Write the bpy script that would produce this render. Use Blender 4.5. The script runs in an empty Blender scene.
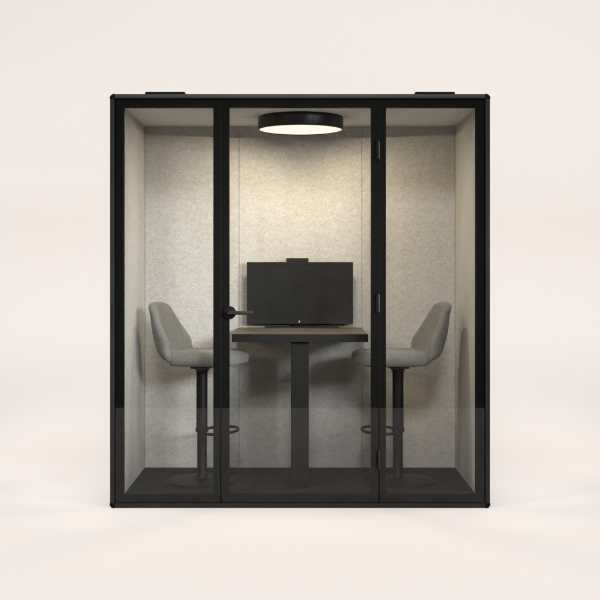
import bpy, bmesh, math
from mathutils import Vector, Matrix

C = bpy.context.scene.collection
PI = math.pi
S, CX, CY, D, CAMZ = 0.0055, 300.0, 267.0, 6.0, 1.3255   # metres per photo pixel at the glass front, vanishing point, camera distance and height


def X(px, s=1.0): return (px - CX) * S / s
def Z(py, s=1.0): return CAMZ - (py - CY) * S / s


# ------------------------------------------------------------------ materials
def mat(name):
    m = bpy.data.materials.new(name)
    m.use_nodes = True
    nt = m.node_tree
    return m, nt, nt.nodes['Principled BSDF']


def node(nt, t, **kw):
    n = nt.nodes.new(t)
    for k, v in kw.items():
        if k in n.inputs: n.inputs[k].default_value = v
        else: setattr(n, k, v)
    return n


def mixrgb(nt, fac, a, b):
    n = nt.nodes.new('ShaderNodeMix'); n.data_type = 'RGBA'
    for sock, v in ((n.inputs[0], fac), (n.inputs[6], a), (n.inputs[7], b)):
        if hasattr(v, 'is_output'): nt.links.new(v, sock)
        else: sock.default_value = v if not isinstance(v, tuple) else (*v, 1)
    return n.outputs[2]


def mrange(nt, v, a, b, c=0.0, d=1.0):
    n = nt.nodes.new('ShaderNodeMapRange')
    nt.links.new(v, n.inputs[0])
    for i, x in enumerate((a, b, c, d)): n.inputs[i + 1].default_value = x
    return n.outputs[0]


def felt(name, dark, light, grain=420.0, streak=(1, 1, 1), bump=0.35, cloud=0.5, fleck=0.6, spec=0.15, sheen=0.12):
    """pressed wool felt: fine fibre grain, small flecks and soft clouds"""
    m, nt, p = mat(name)
    tc = node(nt, 'ShaderNodeTexCoord')
    mp = node(nt, 'ShaderNodeMapping'); mp.inputs['Scale'].default_value = streak
    nt.links.new(tc.outputs['Object'], mp.inputs[0])

    def noise(scale, detail, rough=0.6):
        n = node(nt, 'ShaderNodeTexNoise', Scale=scale, Detail=detail, Roughness=rough)
        nt.links.new(mp.outputs[0], n.inputs['Vector']); return n.outputs['Fac']
    fine = noise(grain, 3, 0.7)
    mid = noise(grain * 0.33, 5, 0.75)
    big = noise(3.2, 4, 0.6)
    blot = noise(26.0, 5, 0.65)
    f1 = mrange(nt, mid, 0.37, 0.63)
    f2 = mrange(nt, fine, 0.3, 0.7)
    f3 = mrange(nt, big, 0.35, 0.65)
    a = mixrgb(nt, f1, dark, light)
    md = tuple((x + y) / 2 for x, y in zip(dark, light))
    b = mixrgb(nt, fleck, md, a)
    c2 = mixrgb(nt, f2, dark, light)
    d = mixrgb(nt, 0.35, b, c2)
    lo = mixrgb(nt, f3, tuple(x * 0.86 for x in md), tuple(min(1, x * 1.1) for x in md))
    e = mixrgb(nt, cloud * 0.5, d, lo)
    bl = mixrgb(nt, mrange(nt, blot, 0.36, 0.64), tuple(x * 0.72 for x in md), tuple(min(1, x * 1.22) for x in md))
    e = mixrgb(nt, cloud * 0.45, e, bl)
    nt.links.new(e, p.inputs['Base Color'])
    p.inputs['Roughness'].default_value = 0.95
    p.inputs['Specular IOR Level'].default_value = spec
    p.inputs['Sheen Weight'].default_value = sheen
    bp = node(nt, 'ShaderNodeBump', Strength=bump, Distance=0.0012)
    ad = node(nt, 'ShaderNodeMath', operation='ADD'); nt.links.new(fine, ad.inputs[0]); nt.links.new(mid, ad.inputs[1])
    nt.links.new(ad.outputs[0], bp.inputs['Height'])
    nt.links.new(bp.outputs[0], p.inputs['Normal'])
    return m


def coat(name, col, rough=0.45, spec=0.5, grain=900.0, bump=0.08, var=0.15):
    """powder coated metal / moulded plastic with a faint orange-peel and uneven gloss"""
    m, nt, p = mat(name)
    tc = node(nt, 'ShaderNodeTexCoord')
    n = node(nt, 'ShaderNodeTexNoise', Scale=grain, Detail=2.0)
    nt.links.new(tc.outputs['Object'], n.inputs['Vector'])
    w = node(nt, 'ShaderNodeTexNoise', Scale=6.0, Detail=4.0)
    nt.links.new(tc.outputs['Object'], w.inputs['Vector'])
    nt.links.new(mixrgb(nt, mrange(nt, w.outputs['Fac'], 0.3, 0.7), tuple(x * (1 - var) for x in col), tuple(x * (1 + var) for x in col)), p.inputs['Base Color'])
    nt.links.new(mrange(nt, w.outputs['Fac'], 0.3, 0.7, rough - 0.05, rough + 0.05), p.inputs['Roughness'])
    p.inputs['Specular IOR Level'].default_value = spec
    bp = node(nt, 'ShaderNodeBump', Strength=bump, Distance=0.0005)
    nt.links.new(n.outputs['Fac'], bp.inputs['Height']); nt.links.new(bp.outputs[0], p.inputs['Normal'])
    return m


def glass_mat(name, tint):
    """flat pane: Schlick reflection over a lightly tinted see-through body"""
    m = bpy.data.materials.new(name); m.use_nodes = True
    nt = m.node_tree; nt.nodes.clear()
    out = node(nt, 'ShaderNodeOutputMaterial')
    tr = node(nt, 'ShaderNodeBsdfTransparent'); tr.inputs[0].default_value = (*tint, 1)
    gl = node(nt, 'ShaderNodeBsdfGlossy'); gl.inputs['Roughness'].default_value = 0.0
    geo = node(nt, 'ShaderNodeNewGeometry')
    dot = node(nt, 'ShaderNodeVectorMath', operation='DOT_PRODUCT')
    nt.links.new(geo.outputs['Incoming'], dot.inputs[0]); nt.links.new(geo.outputs['Normal'], dot.inputs[1])
    ab = node(nt, 'ShaderNodeMath', operation='ABSOLUTE'); nt.links.new(dot.outputs['Value'], ab.inputs[0])
    om = node(nt, 'ShaderNodeMath', operation='SUBTRACT'); om.inputs[0].default_value = 1.0; nt.links.new(ab.outputs[0], om.inputs[1])
    pw = node(nt, 'ShaderNodeMath', operation='POWER'); nt.links.new(om.outputs[0], pw.inputs[0]); pw.inputs[1].default_value = 5.0
    ma = node(nt, 'ShaderNodeMath', operation='MULTIPLY_ADD'); nt.links.new(pw.outputs[0], ma.inputs[0]); ma.inputs[1].default_value = 0.95; ma.inputs[2].default_value = GLASS_R
    mx = node(nt, 'ShaderNodeMixShader')
    nt.links.new(ma.outputs[0], mx.inputs[0]); nt.links.new(tr.outputs[0], mx.inputs[1]); nt.links.new(gl.outputs[0], mx.inputs[2])
    nt.links.new(mx.outputs[0], out.inputs[0])
    return m


GLASS_R = 0.016
M = {}
M['wall_felt'] = felt('wall_felt', (0.165, 0.160, 0.150), (0.625, 0.606, 0.570), grain=400.0, streak=(0.85, 0.85, 1.2), bump=0.8, fleck=0.82, cloud=0.55)
M['ceiling_felt'] = felt('ceiling_felt', (0.46, 0.446, 0.420), (0.62, 0.602, 0.568), grain=220.0, bump=0.2)
M['carpet'] = felt('carpet', (0.001, 0.001, 0.001), (0.060, 0.059, 0.052), grain=150.0, bump=0.5, fleck=1.0, cloud=0.1, spec=0.02, sheen=0.0)
M['stool_felt'] = felt('stool_felt', (0.040, 0.0392, 0.0368), (0.250, 0.240, 0.224), grain=520.0, bump=0.4, fleck=0.8, cloud=0.25)
M['frame'] = coat('frame', (0.0026, 0.0026, 0.0023), 0.6, 0.08)
M['outer'] = coat('outer', (0.014, 0.0147, 0.0137), 0.45, 0.2)
M['cap'] = coat('cap', (0.0022, 0.0022, 0.0021), 0.6, 0.08)
M['black'] = coat('black', (0.010, 0.010, 0.010), 0.4, 0.5)
M['rubber'] = coat('rubber', (0.003, 0.003, 0.003), 0.8, 0.2)
M['pin'] = coat('pin', (0.030, 0.030, 0.029), 0.4, 0.35)
M['steel'] = coat('steel', (0.0050, 0.0050, 0.0046), 0.5, 0.22)
M['table'] = coat('table', (0.0055, 0.0055, 0.0050), 0.55, 0.18, grain=500)
M['lit_top'] = coat('lit_top', (0.075, 0.064, 0.049), 0.5, 0.3, grain=300)  # lamp light on the dark tabletop put into a lighter, warmer brown
M['plastic'] = coat('plastic', (0.0050, 0.0050, 0.0045), 0.45, 0.3)
M['screen'] = coat('screen', (0.0055, 0.0055, 0.0046), 0.45, 0.25, bump=0.0)
M['mark'] = coat('mark', (0.55, 0.55, 0.50), 0.4, 0.5)
M['glass'] = glass_mat('glass', (0.932, 0.934, 0.928))
m, nt, p = mat('diffuser')
p.inputs['Base Color'].default_value = (0.02, 0.02, 0.02, 1)
p.inputs['Roughness'].default_value = 0.8
p.inputs['Specular IOR Level'].default_value = 0.0
p.inputs['Emission Color'].default_value = (1.0, 0.965, 0.83, 1)
p.inputs['Emission Strength'].default_value = 1.18
M['diffuser'] = m
m, nt, p = mat('backdrop_paint')
tc = node(nt, 'ShaderNodeTexCoord')
n = node(nt, 'ShaderNodeTexNoise', Scale=2.0, Detail=2.0); nt.links.new(tc.outputs['Object'], n.inputs['Vector'])
nt.links.new(mixrgb(nt, n.outputs['Fac'], (0.862, 0.806, 0.768), (0.870, 0.814, 0.776)), p.inputs['Base Color'])
p.inputs['Roughness'].default_value = 0.95
p.inputs['Specular IOR Level'].default_value = 0.0
M['backdrop'] = m


# ------------------------------------------------------------------ mesh helpers
def box(bm, x0, x1, y0, y1, z0, z1, bev=0.0, seg=2, vert_only=False):
    b = bmesh.new()
    bmesh.ops.create_cube(b, size=1.0)
    for v in b.verts:
        v.co = Vector(((x0 + x1) / 2 + v.co.x * (x1 - x0), (y0 + y1) / 2 + v.co.y * (y1 - y0), (z0 + z1) / 2 + v.co.z * (z1 - z0)))
    if bev:
        bmesh.ops.bevel(b, geom=list(b.edges), offset=bev, segments=seg, profile=0.5, affect='EDGES')
    join(bm, b)


def join(bm, b):
    me = bpy.data.meshes.new('tmp'); b.to_mesh(me); b.free()
    bm.from_mesh(me); bpy.data.meshes.remove(me)


def lathe(bm, prof, n=64, cx=0, cy=0, axis='Z', flip=False):
    """prof: list of (radius, height); revolve about an axis through cx, cy"""
    rings = []
    b = bmesh.new()
    for r, h in prof:
        if r < 1e-6:
            rings.append([b.verts.new((0, 0, h))])
        else:
            rings.append([b.verts.new((r * math.cos(2 * PI * i / n), r * math.sin(2 * PI * i / n), h)) for i in range(n)])
    for a, c in zip(rings, rings[1:]):
        for i in range(n):
            j = (i + 1) % n
            if len(a) == 1 and len(c) == 1: continue
            if len(a) == 1: b.faces.new((a[0], c[j], c[i]))
            elif len(c) == 1: b.faces.new((a[i], a[j], c[0]))
            else: b.faces.new((a[i], a[j], c[j], c[i]))
    bmesh.ops.recalc_face_normals(b, faces=b.faces)
    for v in b.verts:
        if axis == 'Y': v.co = Vector((v.co.x, v.co.z, v.co.y))
        elif axis == 'X': v.co = Vector((v.co.z, v.co.x, v.co.y))
    if axis in 'XY': bmesh.ops.recalc_face_normals(b, faces=b.faces)
    bmesh.ops.translate(b, verts=b.verts, vec=(cx, cy, 0))
    join(bm, b)


def tube(bm, pts, r, n=14, closed=False):
    b = bmesh.new(); rings = []
    L = len(pts)
    for i, p in enumerate(pts):
        p = Vector(p)
        a = Vector(pts[(i - 1) % L] if closed or i else pts[0]); c = Vector(pts[(i + 1) % L] if closed or i < L - 1 else pts[-1])
        t = (c - a).normalized()
        up = Vector((0, 0, 1)) if abs(t.z) < 0.95 else Vector((0, 1, 0))
        u = t.cross(up).normalized(); w = u.cross(t).normalized()
        rings.append([b.verts.new(p + u * r * math.cos(2 * PI * k / n) + w * r * math.sin(2 * PI * k / n)) for k in range(n)])
    for i in range(L if closed else L - 1):
        a, c = rings[i], rings[(i + 1) % L]
        for k in range(n): b.faces.new((a[k], a[(k + 1) % n], c[(k + 1) % n], c[k]))
    if not closed:
        b.faces.new(rings[0][::-1]); b.faces.new(rings[-1])
    bmesh.ops.recalc_face_normals(b, faces=b.faces)
    join(bm, b)


def obj(name, bm, material, parent=None, smooth=None, loc=None):
    me = bpy.data.meshes.new(name); bm.to_mesh(me); bm.free()
    o = bpy.data.objects.new(name, me); C.objects.link(o)
    me.materials.append(material)
    if parent: o.parent = parent
    if loc: o.location = loc
    if smooth is not None:
        me.polygons.foreach_set('use_smooth', [True] * len(me.polygons))
        if smooth < 180:
            b = bmesh.new(); b.from_mesh(me)
            for e in b.edges:
                if len(e.link_faces) == 2 and e.calc_face_angle(0) > math.radians(smooth): e.smooth = False
            b.to_mesh(me); b.free()
    return o


def thing(name, label, cat, loc=(0, 0, 0), rz=0.0, group=None):
    o = bpy.data.objects.new(name, None); C.objects.link(o)
    o.empty_display_size = 0.1
    o.location = loc; o.rotation_euler = (0, 0, rz)
    o['label'] = label; o['category'] = cat
    if group: o['group'] = group
    return o


def B(*args, **kw):
    bm = bmesh.new(); box(bm, *args, **kw); return bm


# ------------------------------------------------------------------ setting: pale sheet the booth stands on, swept up behind it
FLOOR_END, WALL_Y, COVE, WALL_TOP, HALF_W = -4.26, 3.4, 1.7, 6.5, 8.0
prof = [(FLOOR_END, 0.0), (-2.0, 0.0), (0.0, 0.0), (WALL_Y - COVE, 0.0)]
for i in range(1, 33):
    a = -PI / 2 + (PI / 2) * i / 32
    prof.append((WALL_Y - COVE + COVE * math.cos(a), COVE + COVE * math.sin(a)))
prof.append((WALL_Y, WALL_TOP))
bm = bmesh.new()
rows = [[bm.verts.new((x, y, z)) for x in (-HALF_W, HALF_W)] for y, z in prof]
for a, b in zip(rows, rows[1:]): bm.faces.new((a[0], a[1], b[1], b[0]))
o = obj('floor', bm, M['backdrop'], smooth=180)
o['kind'] = 'structure'
sol = o.modifiers.new('thickness', 'SOLIDIFY'); sol.thickness = 0.004; sol.offset = -1.0

# ------------------------------------------------------------------ the booth
HW = X(490)                       # outer half width
TOP = Z(94)                       # outer top
IN = X(476.5)                     # inner half width
FZ, CZ = Z(495), Z(107)           # carpet and ceiling heights
BACK = D * (1 / 0.8795 - 1)       # back wall
F0, F1 = 0.009, 0.050             # the sashes' depth behind the glass
booth = thing('meeting_booth', 'black framed glass front meeting booth lined with grey felt, standing alone on a pale floor', 'booth')

# outer profile: a rounded ring round the front, with the body behind it
def ring_profile(bm, x0, x1, z0, z1, w, y0, y1, rad, n=8):
    def loop(ins, r):
        pts = []
        for cx, cz, a0 in ((x1 - ins - r, z1 - ins - r, 0), (x0 + ins + r, z1 - ins - r, PI / 2), (x0 + ins + r, z0 + ins + r, PI), (x1 - ins - r, z0 + ins + r, 1.5 * PI)):
            for i in range(n + 1):
                a = a0 + PI / 2 * i / n
                pts.append((cx + r * math.cos(a), cz + r * math.sin(a)))
        return pts
    e = 0.005
    layers = [(0, rad, y1), (0, rad, y0 + e), (e * 0.3, rad - e * 0.3, y0 + e * 0.3), (e, rad - e, y0), (w - 0.003, 0.003, y0), (w, 0.002, y0 + 0.003), (w, 0.002, y1)]
    rings = [[bm.verts.new((x, y, z)) for x, z in loop(ins, max(r, 0.0015))] for ins, r, y in layers]
    L = len(rings[0])
    for a, c in zip(rings, rings[1:] + rings[:1]):
        for i in range(L):
            j = (i + 1) % L
            bm.faces.new((a[i], a[j], c[j], c[i]))
    bmesh.ops.recalc_face_normals(bm, faces=bm.faces)

RW = 0.0245
bm = bmesh.new(); ring_profile(bm, -HW, HW, 0.0, TOP, RW, -0.004, 0.085, 0.026)
obj('outer_frame', bm, M['outer'], booth, smooth=40)
# black corner pieces of the outer profile, standing 2 mm proud
for sx in (-1, 1):
    for top in (0, 1):
        bm = bmesh.new(); n = 10
        r0 = 0.0275
        cx, cz = sx * (HW - 0.026), (TOP - 0.026 if top else 0.026)
        a0 = {(1, 1): 0, (-1, 1): PI / 2, (-1, 0): PI, (1, 0): 1.5 * PI}[(sx, top)]
        fr, bk = [], []
        for i in range(n + 1):
            a = a0 + PI / 2 * i / n
            x, z = cx + r0 * math.cos(a), max(0.0005, cz + r0 * math.sin(a))
            fr.append(bm.verts.new((x, -0.0062, z))); bk.append(bm.verts.new((x, 0.02, z)))
        c0 = bm.verts.new((cx, -0.0062, cz)); c1 = bm.verts.new((cx, 0.02, cz))
        fr.append(c0); bk.append(c1)
        bm.faces.new(fr); bm.faces.new(bk[::-1])
        for i in range(len(fr)):
            j = (i + 1) % len(fr); bm.faces.new((fr[i], bk[i], bk[j], fr[j]))
        bmesh.ops.recalc_face_normals(bm, faces=bm.faces)
        obj('corner_cap', bm, M['cap'], booth)

# outer shell: two flanks, roof, back and plinth, butted
DEP = BACK + 0.10
for sx in (-1, 1):
    bm = B(min(sx * HW * 0.9985, sx * (IN + 0.03)), max(sx * HW * 0.9985, sx * (IN + 0.03)), 0.0855, DEP, 0.002, TOP - 0.002, bev=0.004)
    obj('side_panel', bm, M['outer'], booth)
bm = B(-IN - 0.0295, IN + 0.0295, 0.0855, DEP, CZ + 0.025, TOP - 0.002, bev=0.003); obj('roof', bm, M['outer'], booth)
bm = B(-IN - 0.0295, IN + 0.0295, 0.0855, DEP, 0.002, FZ - 0.012, bev=0.003); obj('plinth', bm, M['outer'], booth)
bm = B(-IN - 0.0295, IN + 0.0295, BACK + 0.03, DEP - 0.004, FZ - 0.0118, CZ + 0.0248); obj('rear_panel', bm, M['outer'], booth)
# inner lining
YF = F1 + 0.002
for sx in (-1, 1):
    bm = B(min(sx * IN, sx * (IN + 0.029)), max(sx * IN, sx * (IN + 0.029)), YF, BACK + 0.029, FZ - 0.011, CZ + 0.0245)
    obj('side_wall', bm, M['wall_felt'], booth)
bm = B(-IN + 0.0005, IN - 0.0005, YF, BACK - 0.0005, CZ, CZ + 0.024); obj('ceiling', bm, M['ceiling_felt'], booth)
bm = B(-IN + 0.0005, IN - 0.0005, YF, BACK - 0.0005, FZ - 0.011, FZ); obj('carpet', bm, M['carpet'], booth)
seams = [-IN + 0.001, X(239, 0.8795), X(362, 0.8795), IN - 0.001]
for a, b in zip(seams, seams[1:]):
    bm = B(a + 0.0007, b - 0.0007, BACK, BACK + 0.028, FZ - 0.010, CZ + 0.024, bev=0.0018, seg=2)
    obj('back_wall', bm, M['wall_felt'], booth)

# roof vents
for x0, x1 in ((142.0, 182.5), (417.5, 458.0)):
    bm = B(X(x0), X(x1), 0.12, 0.42, TOP - 0.003, TOP + 0.032, bev=0.004)
    for k in range(9):
        xx = X(x0) + 0.02 + k * (X(x1) - X(x0) - 0.04) / 8
        box(bm, xx - 0.004, xx + 0.004, 0.15, 0.39, TOP + 0.0315, TOP + 0.035, bev=0.001)
    obj('roof_vent', bm, M['cap'], booth)

# glazed front: two fixed panels and a door, glass laid over the black sashes
PT, PB = Z(98.7), Z(502.7)
OT, OB = Z(107), Z(495)
def sash(x0, x1, o0, o1):
    bm = bmesh.new()
    box(bm, x0, o0, F0, F1, PB, PT)
    box(bm, o1, x1, F0, F1, PB, PT)
    box(bm, o0, o1, F0, F1, OT, PT)
    box(bm, o0, o1, F0, F1, PB, OB)
    bmesh.ops.remove_doubles(bm, verts=bm.verts, dist=1e-5)
    return bm
def pane(x0, x1):
    return B(x0 + 0.0006, x1 - 0.0006, 0.0, 0.008, PB + 0.0006, PT - 0.0006, bev=0.0008, seg=1)

for x0, x1, o0, o1, in ((115.2, 220.0, 123.2, 213.2), (379.6, 484.8, 386.2, 476.4)):
    fp = obj('fixed_panel', sash(X(x0), X(x1), X(o0), X(o1)), M['frame'], booth)
    obj('glass', pane(X(x0), X(x1)), M['glass'], fp)
door = obj('door', sash(X(221.2), X(378.6), X(229.0), X(371.2)), M['frame'], booth)
obj('glass', pane(X(221.2), X(378.6)), M['glass'], door)
# rubber seals in the two upright joints
for px0, px1 in ((220.15, 221.05), (378.75, 379.45)):
    obj('seal', B(X(px0), X(px1), 0.006, F1 - 0.004, PB + 0.002, PT - 0.002), M['rubber'], booth)
# bottom and top gaskets
obj('gasket', B(-HW + RW + 0.001, HW - RW - 0.001, 0.004, F1, RW + 0.0005, PB - 0.0008), M['rubber'], booth)
obj('gasket', B(-HW + RW + 0.001, HW - RW - 0.001, 0.004, F1, PT + 0.0008, TOP - RW - 0.0005), M['rubber'], booth)
# hinges with a bright pin
for y0, y1 in ((141, 159.5), (294, 312.5), (450, 468.5)):
    bm = B(X(376.1), X(378.6), -0.010, -0.0005, Z(y1), Z(y0), bev=0.002)
    h = obj('hinge', bm, M['cap'], door)
    bm = bmesh.new(); lathe(bm, [(0, Z(y1)), (0.0035, Z(y1) + 0.002), (0.0038, Z(y1) + 0.004), (0.0038, Z(y0) - 0.004), (0.0035, Z(y0) - 0.002), (0, Z(y0))], 20, X(379.1), -0.0075)
    obj('hinge_pin', bm, M['pin'], h, smooth=40)
# lever handle
hx, hz = X(229.6), Z(312.6)
bm = bmesh.new(); lathe(bm, [(0, -0.011), (0.031, -0.011), (0.0345, -0.0095), (0.036, -0.006), (0.036, -0.0005), (0, -0.0005)], 56, 0, 0, 'Y')
for v in bm.verts: v.co += Vector((hx, 0, hz))
hd = obj('door_handle', bm, M['cap'], door, smooth=35)
bm = bmesh.new()
lathe(bm, [(0, -0.058), (0.009, -0.058), (0.011, -0.056), (0.011, -0.0105), (0, -0.0105)], 32, 0, 0, 'Y')
for v in bm.verts: v.co += Vector((hx, 0, hz))
b2 = bmesh.new(); box(b2, hx - 0.009, X(253.2, 1.008), -0.062, -0.044, hz - 0.0095, hz + 0.0105, bev=0.006, seg=4); join(bm, b2)
obj('lever', bm, M['steel'], hd, smooth=40)

# ------------------------------------------------------------------ ceiling lamp
LY, LX, LR, LB = 0.41, X(300.6, 0.9375), 0.2500, 2.129
lamp = thing('ceiling_lamp', 'round black drum ceiling lamp with a glowing warm disc above the table', 'lamp', (LX, LY, CZ - 0.0005))
h0 = LB - (CZ - 0.0005)
bm = bmesh.new()
lathe(bm, [(0, -0.0003), (LR - 0.004, -0.0003), (LR, -0.004), (LR, h0 + 0.003), (LR - 0.0015, h0), (LR - 0.006, h0), (LR - 0.0075, h0 + 0.0015), (LR - 0.0075, h0 + 0.006), (0, h0 + 0.006)], 128)
obj('housing', bm, M['black'], lamp, smooth=35)
bm = bmesh.new()
lathe(bm, [(0, h0 + 0.0055), (LR - 0.0085, h0 + 0.0055), (LR - 0.0085, h0 + 0.0045), (0, h0 + 0.0045)], 128)
obj('diffuser', bm, M['diffuser'], lamp, smooth=35)

# ------------------------------------------------------------------ table
TT, TB = Z(334, 0.976), Z(342.2, 0.976)
TY0, TY1 = D * (1 / 0.976 - 1), BACK - 0.004
TX = 68.2 * S / 0.976
table = thing('bar_table', 'dark high table with a thick square edged top and one flat slab leg', 'table', (0, 0.4, FZ))
def rel(bm, o):
    for v in bm.verts: v.co -= Vector(o.location)
    return bm
obj('tabletop', rel(B(-TX, TX, TY0, TY1, TB, TT - 0.0015, bev=0.0015), table), M['table'], table)
obj('lit_top', rel(B(-TX + 0.002, TX - 0.002, TY0 + 0.002, TY1 - 0.002, TT - 0.0012, TT, bev=0.0004, seg=1), table), M['lit_top'], table)
LY0 = D * (1 / 0.969 - 1)
obj('leg', rel(B(X(291.0, 0.969), X(308.8, 0.969), LY0, LY0 + 0.40, FZ + 0.010, TB - 0.0005, bev=0.003), table), M['table'], table)
obj('base_plate', rel(B(X(288.0, 0.969), X(309.6, 0.969), LY0 - 0.004, LY0 + 0.43, FZ + 0.0003, FZ + 0.0098, bev=0.002), table), M['table'], table)

# ------------------------------------------------------------------ monitor
ms = 0.889
MY = D * (1 / ms - 1)
mon = thing('monitor', 'black desktop monitor with a camera bar on top, standing on the dark table', 'monitor', (0, MY, TT))
mx0, mx1, mz0, mz1 = X(246.8, ms), X(353.0, ms), Z(323.8, ms), Z(262.0, ms)
bez = 0.012; chin = X(300 + 4.2, ms)
bm = bmesh.new()
box(bm, mx0, mx0 + bez * 0.8, MY, MY + 0.022, mz0, mz1)
box(bm, mx1 - bez * 0.8, mx1, MY, MY + 0.022, mz0, mz1)
box(bm, mx0 + bez * 0.8, mx1 - bez * 0.8, MY, MY + 0.022, mz1 - bez, mz1)
box(bm, mx0 + bez * 0.8, mx1 - bez * 0.8, MY, MY + 0.022, mz0, mz0 + chin)
box(bm, mx0 + 0.03, mx1 - 0.03, MY + 0.0195, MY + 0.040, mz0 + 0.03, mz1 - 0.03, bev=0.008)
obj('bezel', rel(bm, mon), M['plastic'], mon)
obj('screen', rel(B(mx0 + bez * 0.7, mx1 - bez * 0.7, MY + 0.0025, MY + 0.019, mz0 + chin - 0.002, mz1 - bez + 0.002), mon), M['screen'], mon)
obj('camera_bar', rel(B(X(286.2, ms), X(308.6, ms), MY - 0.006, MY + 0.026, mz1 + 0.0003, Z(258.0, ms), bev=0.003), mon), M['plastic'], mon)
obj('neck', rel(B(-0.045, 0.045, MY + 0.0405, MY + 0.054, TT + 0.006, mz0 + 0.20, bev=0.004), mon), M['plastic'], mon)
obj('stand_base', rel(B(X(265.5, ms), X(339.0, ms), MY - 0.018, BACK - 0.008, TT + 0.0003, TT + 0.0085, bev=0.002), mon), M['plastic'], mon)
# the small pale mark on the lower bezel and the row of keys
bm = bmesh.new()
mc = Vector((X(299.3, ms), 0, mz0 + chin * 0.55)); q = 0.0062
pts = [(-0.85, -0.9), (0.85, -0.9), (0.6, -0.2), (0.0, 1.4), (-0.6, -0.2)]
fr = [bm.verts.new((mc.x + a * q, MY - 0.0012, mc.z + c * q)) for a, c in pts]
bk = [bm.verts.new((mc.x + a * q, MY + 0.001, mc.z + c * q)) for a, c in pts]
bm.faces.new(fr[::-1]); bm.faces.new(bk)
for i in range(5): bm.faces.new((fr[i], fr[(i + 1) % 5], bk[(i + 1) % 5], bk[i]))
bmesh.ops.recalc_face_normals(bm, faces=bm.faces)
obj('logo', rel(bm, mon), M['mark'], mon)
for k in range(4):
    obj('button', rel(B(X(345.2 + k * 1.7, ms), X(346.2 + k * 1.7, ms), MY + 0.003, MY + 0.012, mz0 - 0.0035, mz0 - 0.0002, bev=0.0008), mon), M['pin'], mon)


# ------------------------------------------------------------------ bar stools
def catmull(P, n):
    out = []
    for i in range(len(P) - 1):
        p0, p1, p2, p3 = P[max(i - 1, 0)], P[i], P[i + 1], P[min(i + 2, len(P) - 1)]
        for k in range(n):
            t = k / n
            out.append(tuple(0.5 * (2 * b + (c - a) * t + (2 * a - 5 * b + 4 * c - d) * t * t + (3 * b - a - 3 * c + d) * t ** 3) for a, b, c, d in zip(p0, p1, p2, p3)))
    out.append(tuple(P[-1])); return out


# stations: x, z of the inner surface at the centre, half width, forward wing, thickness
BACK_MID = catmull([(-0.256, 0.985, 0.146, 0.030, 0.044), (-0.248, 0.920, 0.172, 0.052, 0.046), (-0.237, 0.860, 0.192, 0.072, 0.048), (-0.221, 0.805, 0.207, 0.086, 0.048),
      (-0.206, 0.765, 0.212, 0.079, 0.047), (-0.176, 0.733, 0.212, 0.058, 0.045), (-0.128, 0.716, 0.194, 0.018, 0.040)], 8)
SEAT_MID = catmull([(-0.100, 0.766, 0.204, 0.0, 0.082), (-0.050, 0.767, 0.214, 0.0, 0.084), (0.040, 0.768, 0.219, 0.0, 0.084), (0.145, 0.766, 0.213, 0.0, 0.082)], 8)


def frames(mid, g, first, last, straight=False):
    """centre point, normal towards the sitter, half width, wing and thickness at every station, with rounded ends"""
    out = []
    n_ = len(mid)
    for i, (x, z, w, wing, t) in enumerate(mid):
        a, c = mid[max(i - g, 0)], mid[min(i + g, n_ - 1)]
        tx, tz = c[0] - a[0], c[1] - a[1]; l = math.hypot(tx, tz)
        if straight and z < 0.84:            # below this the panel keeps the direction it has above
            tx, tz, l = held
        else: held = (tx, tz, l)
        out.append((x + tz / l * t / 2, z - tx / l * t / 2, -tz / l, tx / l, w, wing, t))

    def end(f, sgn, length, expo, flat):
        cx, cz, nx, nz, w, wing, t = f
        res = []
        for k in range(1, 19):
            u = math.sin(PI / 2 * k / 18)
            tt = t * math.sqrt(max(0.0, 1 - max(0.0, (u - flat) / (1 - flat)) ** 2)) + 0.0015
            res.append((cx + sgn * nz * length * u, cz - sgn * nx * length * u, nx, nz, (w - 0.004) * max(0.0, 1 - u ** 2.5) ** expo + 0.004, wing * (1 - u), min(tt, t)))
        return res
    return end(out[0], -1, *first)[::-1] + out + end(out[-1], 1, *last)


def upholstery(stations):
    """a padded slab whose rounded, wing-curved cross-section is swept along its stations"""
    bm = bmesh.new(); rings = []
    A, nm, ne = math.radians(72), 26, 7
    for x, z, nx, nz, w, wing, t in stations:
        h = t / 2
        w2 = max(w - h, 0.25 * w)
        mid = []
        for k in range(nm + 1):
            an = -A + 2 * A * k / nm
            mid.append((w2 * math.sin(an) / math.sin(A), wing * (1 - math.cos(an)) / (1 - math.cos(A))))
        up, lo = [], []
        nrm = []
        for k in range(nm + 1):
            p, q = mid[max(k - 1, 0)], mid[min(k + 1, nm)]
            dx, dy = q[0] - p[0], q[1] - p[1]; dl = math.hypot(dx, dy) or 1
            nrm.append((-dy / dl, dx / dl))
        ring = [(m_[0] + n_[0] * h, m_[1] + n_[1] * h) for m_, n_ in zip(mid, nrm)]
        for k in range(1, ne):                       # round the right-hand edge
            th = PI * k / ne; n_ = nrm[-1]
            ring.append((mid[-1][0] + h * (n_[0] * math.cos(th) + n_[1] * math.sin(th)), mid[-1][1] + h * (n_[1] * math.cos(th) - n_[0] * math.sin(th))))
        ring += [(m_[0] - n_[0] * h, m_[1] - n_[1] * h) for m_, n_ in list(zip(mid, nrm))[::-1]]
        for k in range(1, ne):
            th = PI * k / ne; n_ = nrm[0]
            ring.append((mid[0][0] - h * (n_[0] * math.cos(th) + n_[1] * math.sin(th)), mid[0][1] - h * (n_[1] * math.cos(th) - n_[0] * math.sin(th))))
        rings.append([bm.verts.new((x + nx * f, y, z + nz * f)) for y, f in ring])
    n = len(rings[0])
    for a, c in zip(rings, rings[1:]):
        for k in range(n): bm.faces.new((a[k], a[(k + 1) % n], c[(k + 1) % n], c[k]))
    bm.faces.new(rings[0]); bm.faces.new(rings[-1][::-1])
    bmesh.ops.recalc_face_normals(bm, faces=bm.faces)
    return bm


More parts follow.
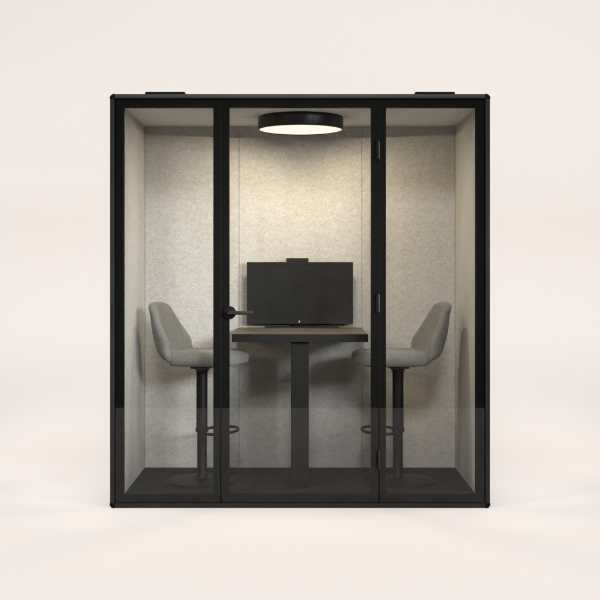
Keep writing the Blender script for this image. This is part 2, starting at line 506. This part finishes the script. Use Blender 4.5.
SX = 98 * S / 0.9375
def make_stool(label):
    t = thing('bar_stool', label, 'bar stool', (-SX, 0.40, FZ), 0.0, 'felt bar stools at the high table')
    obj('backrest', upholstery(frames(BACK_MID, 4, (0.066, 0.45, 0.50), (0.010, 0.5, 0.2), True)), M['stool_felt'], t, smooth=180)
    obj('seat', upholstery(frames(SEAT_MID, 3, (0.070, 0.5, 0.3), (0.124, 0.5, 0.30))), M['stool_felt'], t, smooth=180)
    bm = bmesh.new()
    box(bm, -0.055, 0.055, -0.055, 0.055, 0.6600, 0.6745, bev=0.004)
    lathe(bm, [(0, 0.6605), (0.045, 0.6605), (0.036, 0.642), (0, 0.642)], 40)
    obj('seat_plate', bm, M['black'], t, smooth=35)
    bm = bmesh.new()
    lathe(bm, [(0, 0.6415), (0.031, 0.6415), (0.0325, 0.640), (0.0325, 0.298), (0.031, 0.2965), (0, 0.2965)], 48)
    obj('sleeve', bm, M['steel'], t, smooth=35)
    bm = bmesh.new()
    lathe(bm, [(0, 0.2960), (0.0285, 0.2960), (0.0285, 0.030), (0.033, 0.022), (0.046, 0.0165), (0, 0.0165)], 48)
    obj('pole', bm, M['steel'], t, smooth=35)
    bm = bmesh.new()
    pts = []
    for k in range(72):
        a = 2 * PI * k / 72
        pts.append((0.1115 + 0.099 * math.cos(a), 0.165 * math.sin(a), 0.300 + 0.006 * math.sin(a) * 0))
    tube(bm, pts, 0.0085, 14, closed=True)
    lathe(bm, [(0.0335, 0.288), (0.0375, 0.290), (0.0375, 0.312), (0.0335, 0.314)], 40)
    obj('footrest', bm, M['steel'], t, smooth=60)
    bm = bmesh.new()
    lathe(bm, [(0, 0.016), (0.12, 0.0145), (0.196, 0.0095), (0.212, 0.006), (0.214, 0.003), (0.213, 0.0003), (0, 0.0003)], 96)
    obj('base', bm, M['steel'], t, smooth=50)
    return t


stool = make_stool('grey felt bar stool whose back stands near the left wall, facing right towards the table')
stool.rotation_euler.z = math.radians(-14)
st2 = stool.copy(); C.objects.link(st2)
for ch in list(stool.children):
    c = ch.copy(); C.objects.link(c); c.parent = st2
st2.location = (SX, 0.40, FZ); st2.rotation_euler.z = math.radians(180 + 9)
st2['label'] = 'grey felt bar stool whose back stands near the right wall, facing left towards the table'

# ------------------------------------------------------------------ lamps
w = bpy.data.worlds.new('World'); bpy.context.scene.world = w; w.use_nodes = True
w.node_tree.nodes['Background'].inputs[0].default_value = (0.9, 0.95, 1.0, 1)
w.node_tree.nodes['Background'].inputs[1].default_value = 0.004


def area(name, loc, aim, sx, sy, power, col=(1, 1, 1), spread=180):
    l = bpy.data.lights.new(name, 'AREA'); l.shape = 'RECTANGLE'; l.size = sx; l.size_y = sy
    l.energy = power; l.color = col; l.spread = math.radians(spread)
    o = bpy.data.objects.new(name, l); C.objects.link(o)
    o.location = loc
    o.rotation_euler = (Vector(aim) - Vector(loc)).to_track_quat('-Z', 'Y').to_euler()
    return o


def spot(name, loc, aim, power, size, blend, radius, col):
    l = bpy.data.lights.new(name, 'SPOT'); l.energy = power; l.spot_size = math.radians(size); l.spot_blend = blend
    l.shadow_soft_size = radius; l.color = col
    o = bpy.data.objects.new(name, l); C.objects.link(o); o.location = loc
    o.rotation_euler = (Vector(aim) - Vector(loc)).to_track_quat('-Z', 'Y').to_euler()
    return o

area('rear_top', (0, 1.4, 6.6), (0, 3.4, 1.5), 8.0, 1.0, 8.5, (1, 1, 1), 84)  # added studio lamps, set to light the floor sheet and backdrop evenly
area('front_mid', (0, -5.0, 8.5), (0, -0.5, 0), 5.0, 1.5, 155.9)
area('front_far', (0, -12, 8.5), (0, 1.5, 0.8), 2.0, 2.0, 985.9)
for sx in (-1, 1):  # added pairs that even out the floor and lift shade beside the booth
    spot('side_floor', (sx * 3.4, 0.5, 3.4), (sx * 1.2, 0.55, 0), 17.6, 34, 1.0, 0.15, (1, 1, 1))
    spot('floor_side', (sx * 4.4, -0.8, 4.2), (sx * 2.1, -0.2, 0), 44.5, 34, 1.0, 0.2, (1, 1, 1))
    spot('side_back', (sx * 3.4, 0.9, 3.6), (sx * 1.35, 1.7, 0), 105.2, 40, 1.0, 0.15, (1, 1, 1))
    spot('base_kick', (sx * 0.36, -3.2, 4.4), (sx * 0.36, -0.10, 0), 52.0, 14, 1.0, 0.1, (1, 1, 1))
    spot('corner_kick', (sx * 1.0, -3.2, 4.4), (sx * 1.0, 0.0, 0), 73.1, 14, 1.0, 0.1, (1, 1, 1))
    spot('flank_kick', (sx * 3.4, 0.2, 3.0), (sx * 1.16, 0.45, 0), 68.0, 17, 1.0, 0.1, (1, 1, 1))
    area('rear_floor', (sx * 5.0, 1.0, 3.2), (sx * 1.7, 1.6, 0), 1.0, 1.0, 27.1)
    area('front_side', (sx * 6.0, -4.0, 6.5), (sx * 1.5, 0.6, 0), 2.0, 2.0, 230.8)

# spots through the glass: cool from front right, added warm fill from front left
for sx, e, tone in ((1, 1150.0, (0.97, 0.985, 1.0)), (-1, 220.0, (1.0, 0.80, 0.54))):
    for x, y in ((2.6, -5.5), (3.5, -5.2), (4.4, -4.9)):
        spot('fill_spot', (sx * x, y, 2.5), (sx * -0.45, 0.3, 1.10), e, 18.0, 0.9, 0.5, tone)

# the ceiling lamp's LED points, spread under its disc
LED = 75.0
pts = [(x, y, 1.9, math.copysign(0.50, x)) for x in (-0.19, 0.19) for y in (-0.13, -0.08, -0.03)]
pts += [(x, y, 0.52, 0.0) for x in (-0.12, 0.12) for y in (-0.18, -0.06)] + [(x, y, 0.52, 0.0) for x in (-0.045, 0.045) for y in (-0.20, -0.04)]
tot = sum(q[2] for q in pts)
for x, y, e, lean in pts:
    spot('led', (LX + x, LY + y, LB - 0.0015), (LX + x + lean, LY + y + 0.28, LB - 1.0), LED * e / tot, 156, 1.0, 0.0, (1.0, 0.845, 0.62))

# ------------------------------------------------------------------ camera and render settings
cd = bpy.data.cameras.new('camera'); cam = bpy.data.objects.new('camera', cd); C.objects.link(cam)
cam.location = (0, -D, CAMZ); cam.rotation_euler = (PI / 2, 0, 0)
cd.sensor_width = 36.0; cd.lens = 36.0 * D / (600 * S); cd.shift_y = -(300 - CY) / 600.0
cd.clip_end = 100.0
sc = bpy.context.scene
sc.camera = cam
sc.view_settings.view_transform = 'Standard'; sc.view_settings.look = 'None'
sc.view_settings.exposure = 0.0; sc.view_settings.gamma = 1.0
sc.cycles.use_denoising = True
sc.cycles.denoising_input_passes = 'RGB_ALBEDO'
sc.cycles.use_adaptive_sampling = False
sc.cycles.max_bounces = 12; sc.cycles.diffuse_bounces = 6; sc.cycles.transparent_max_bounces = 24
sc.cycles.sample_clamp_indirect = 8.0
sc.cycles.caustics_reflective = False; sc.cycles.caustics_refractive = False
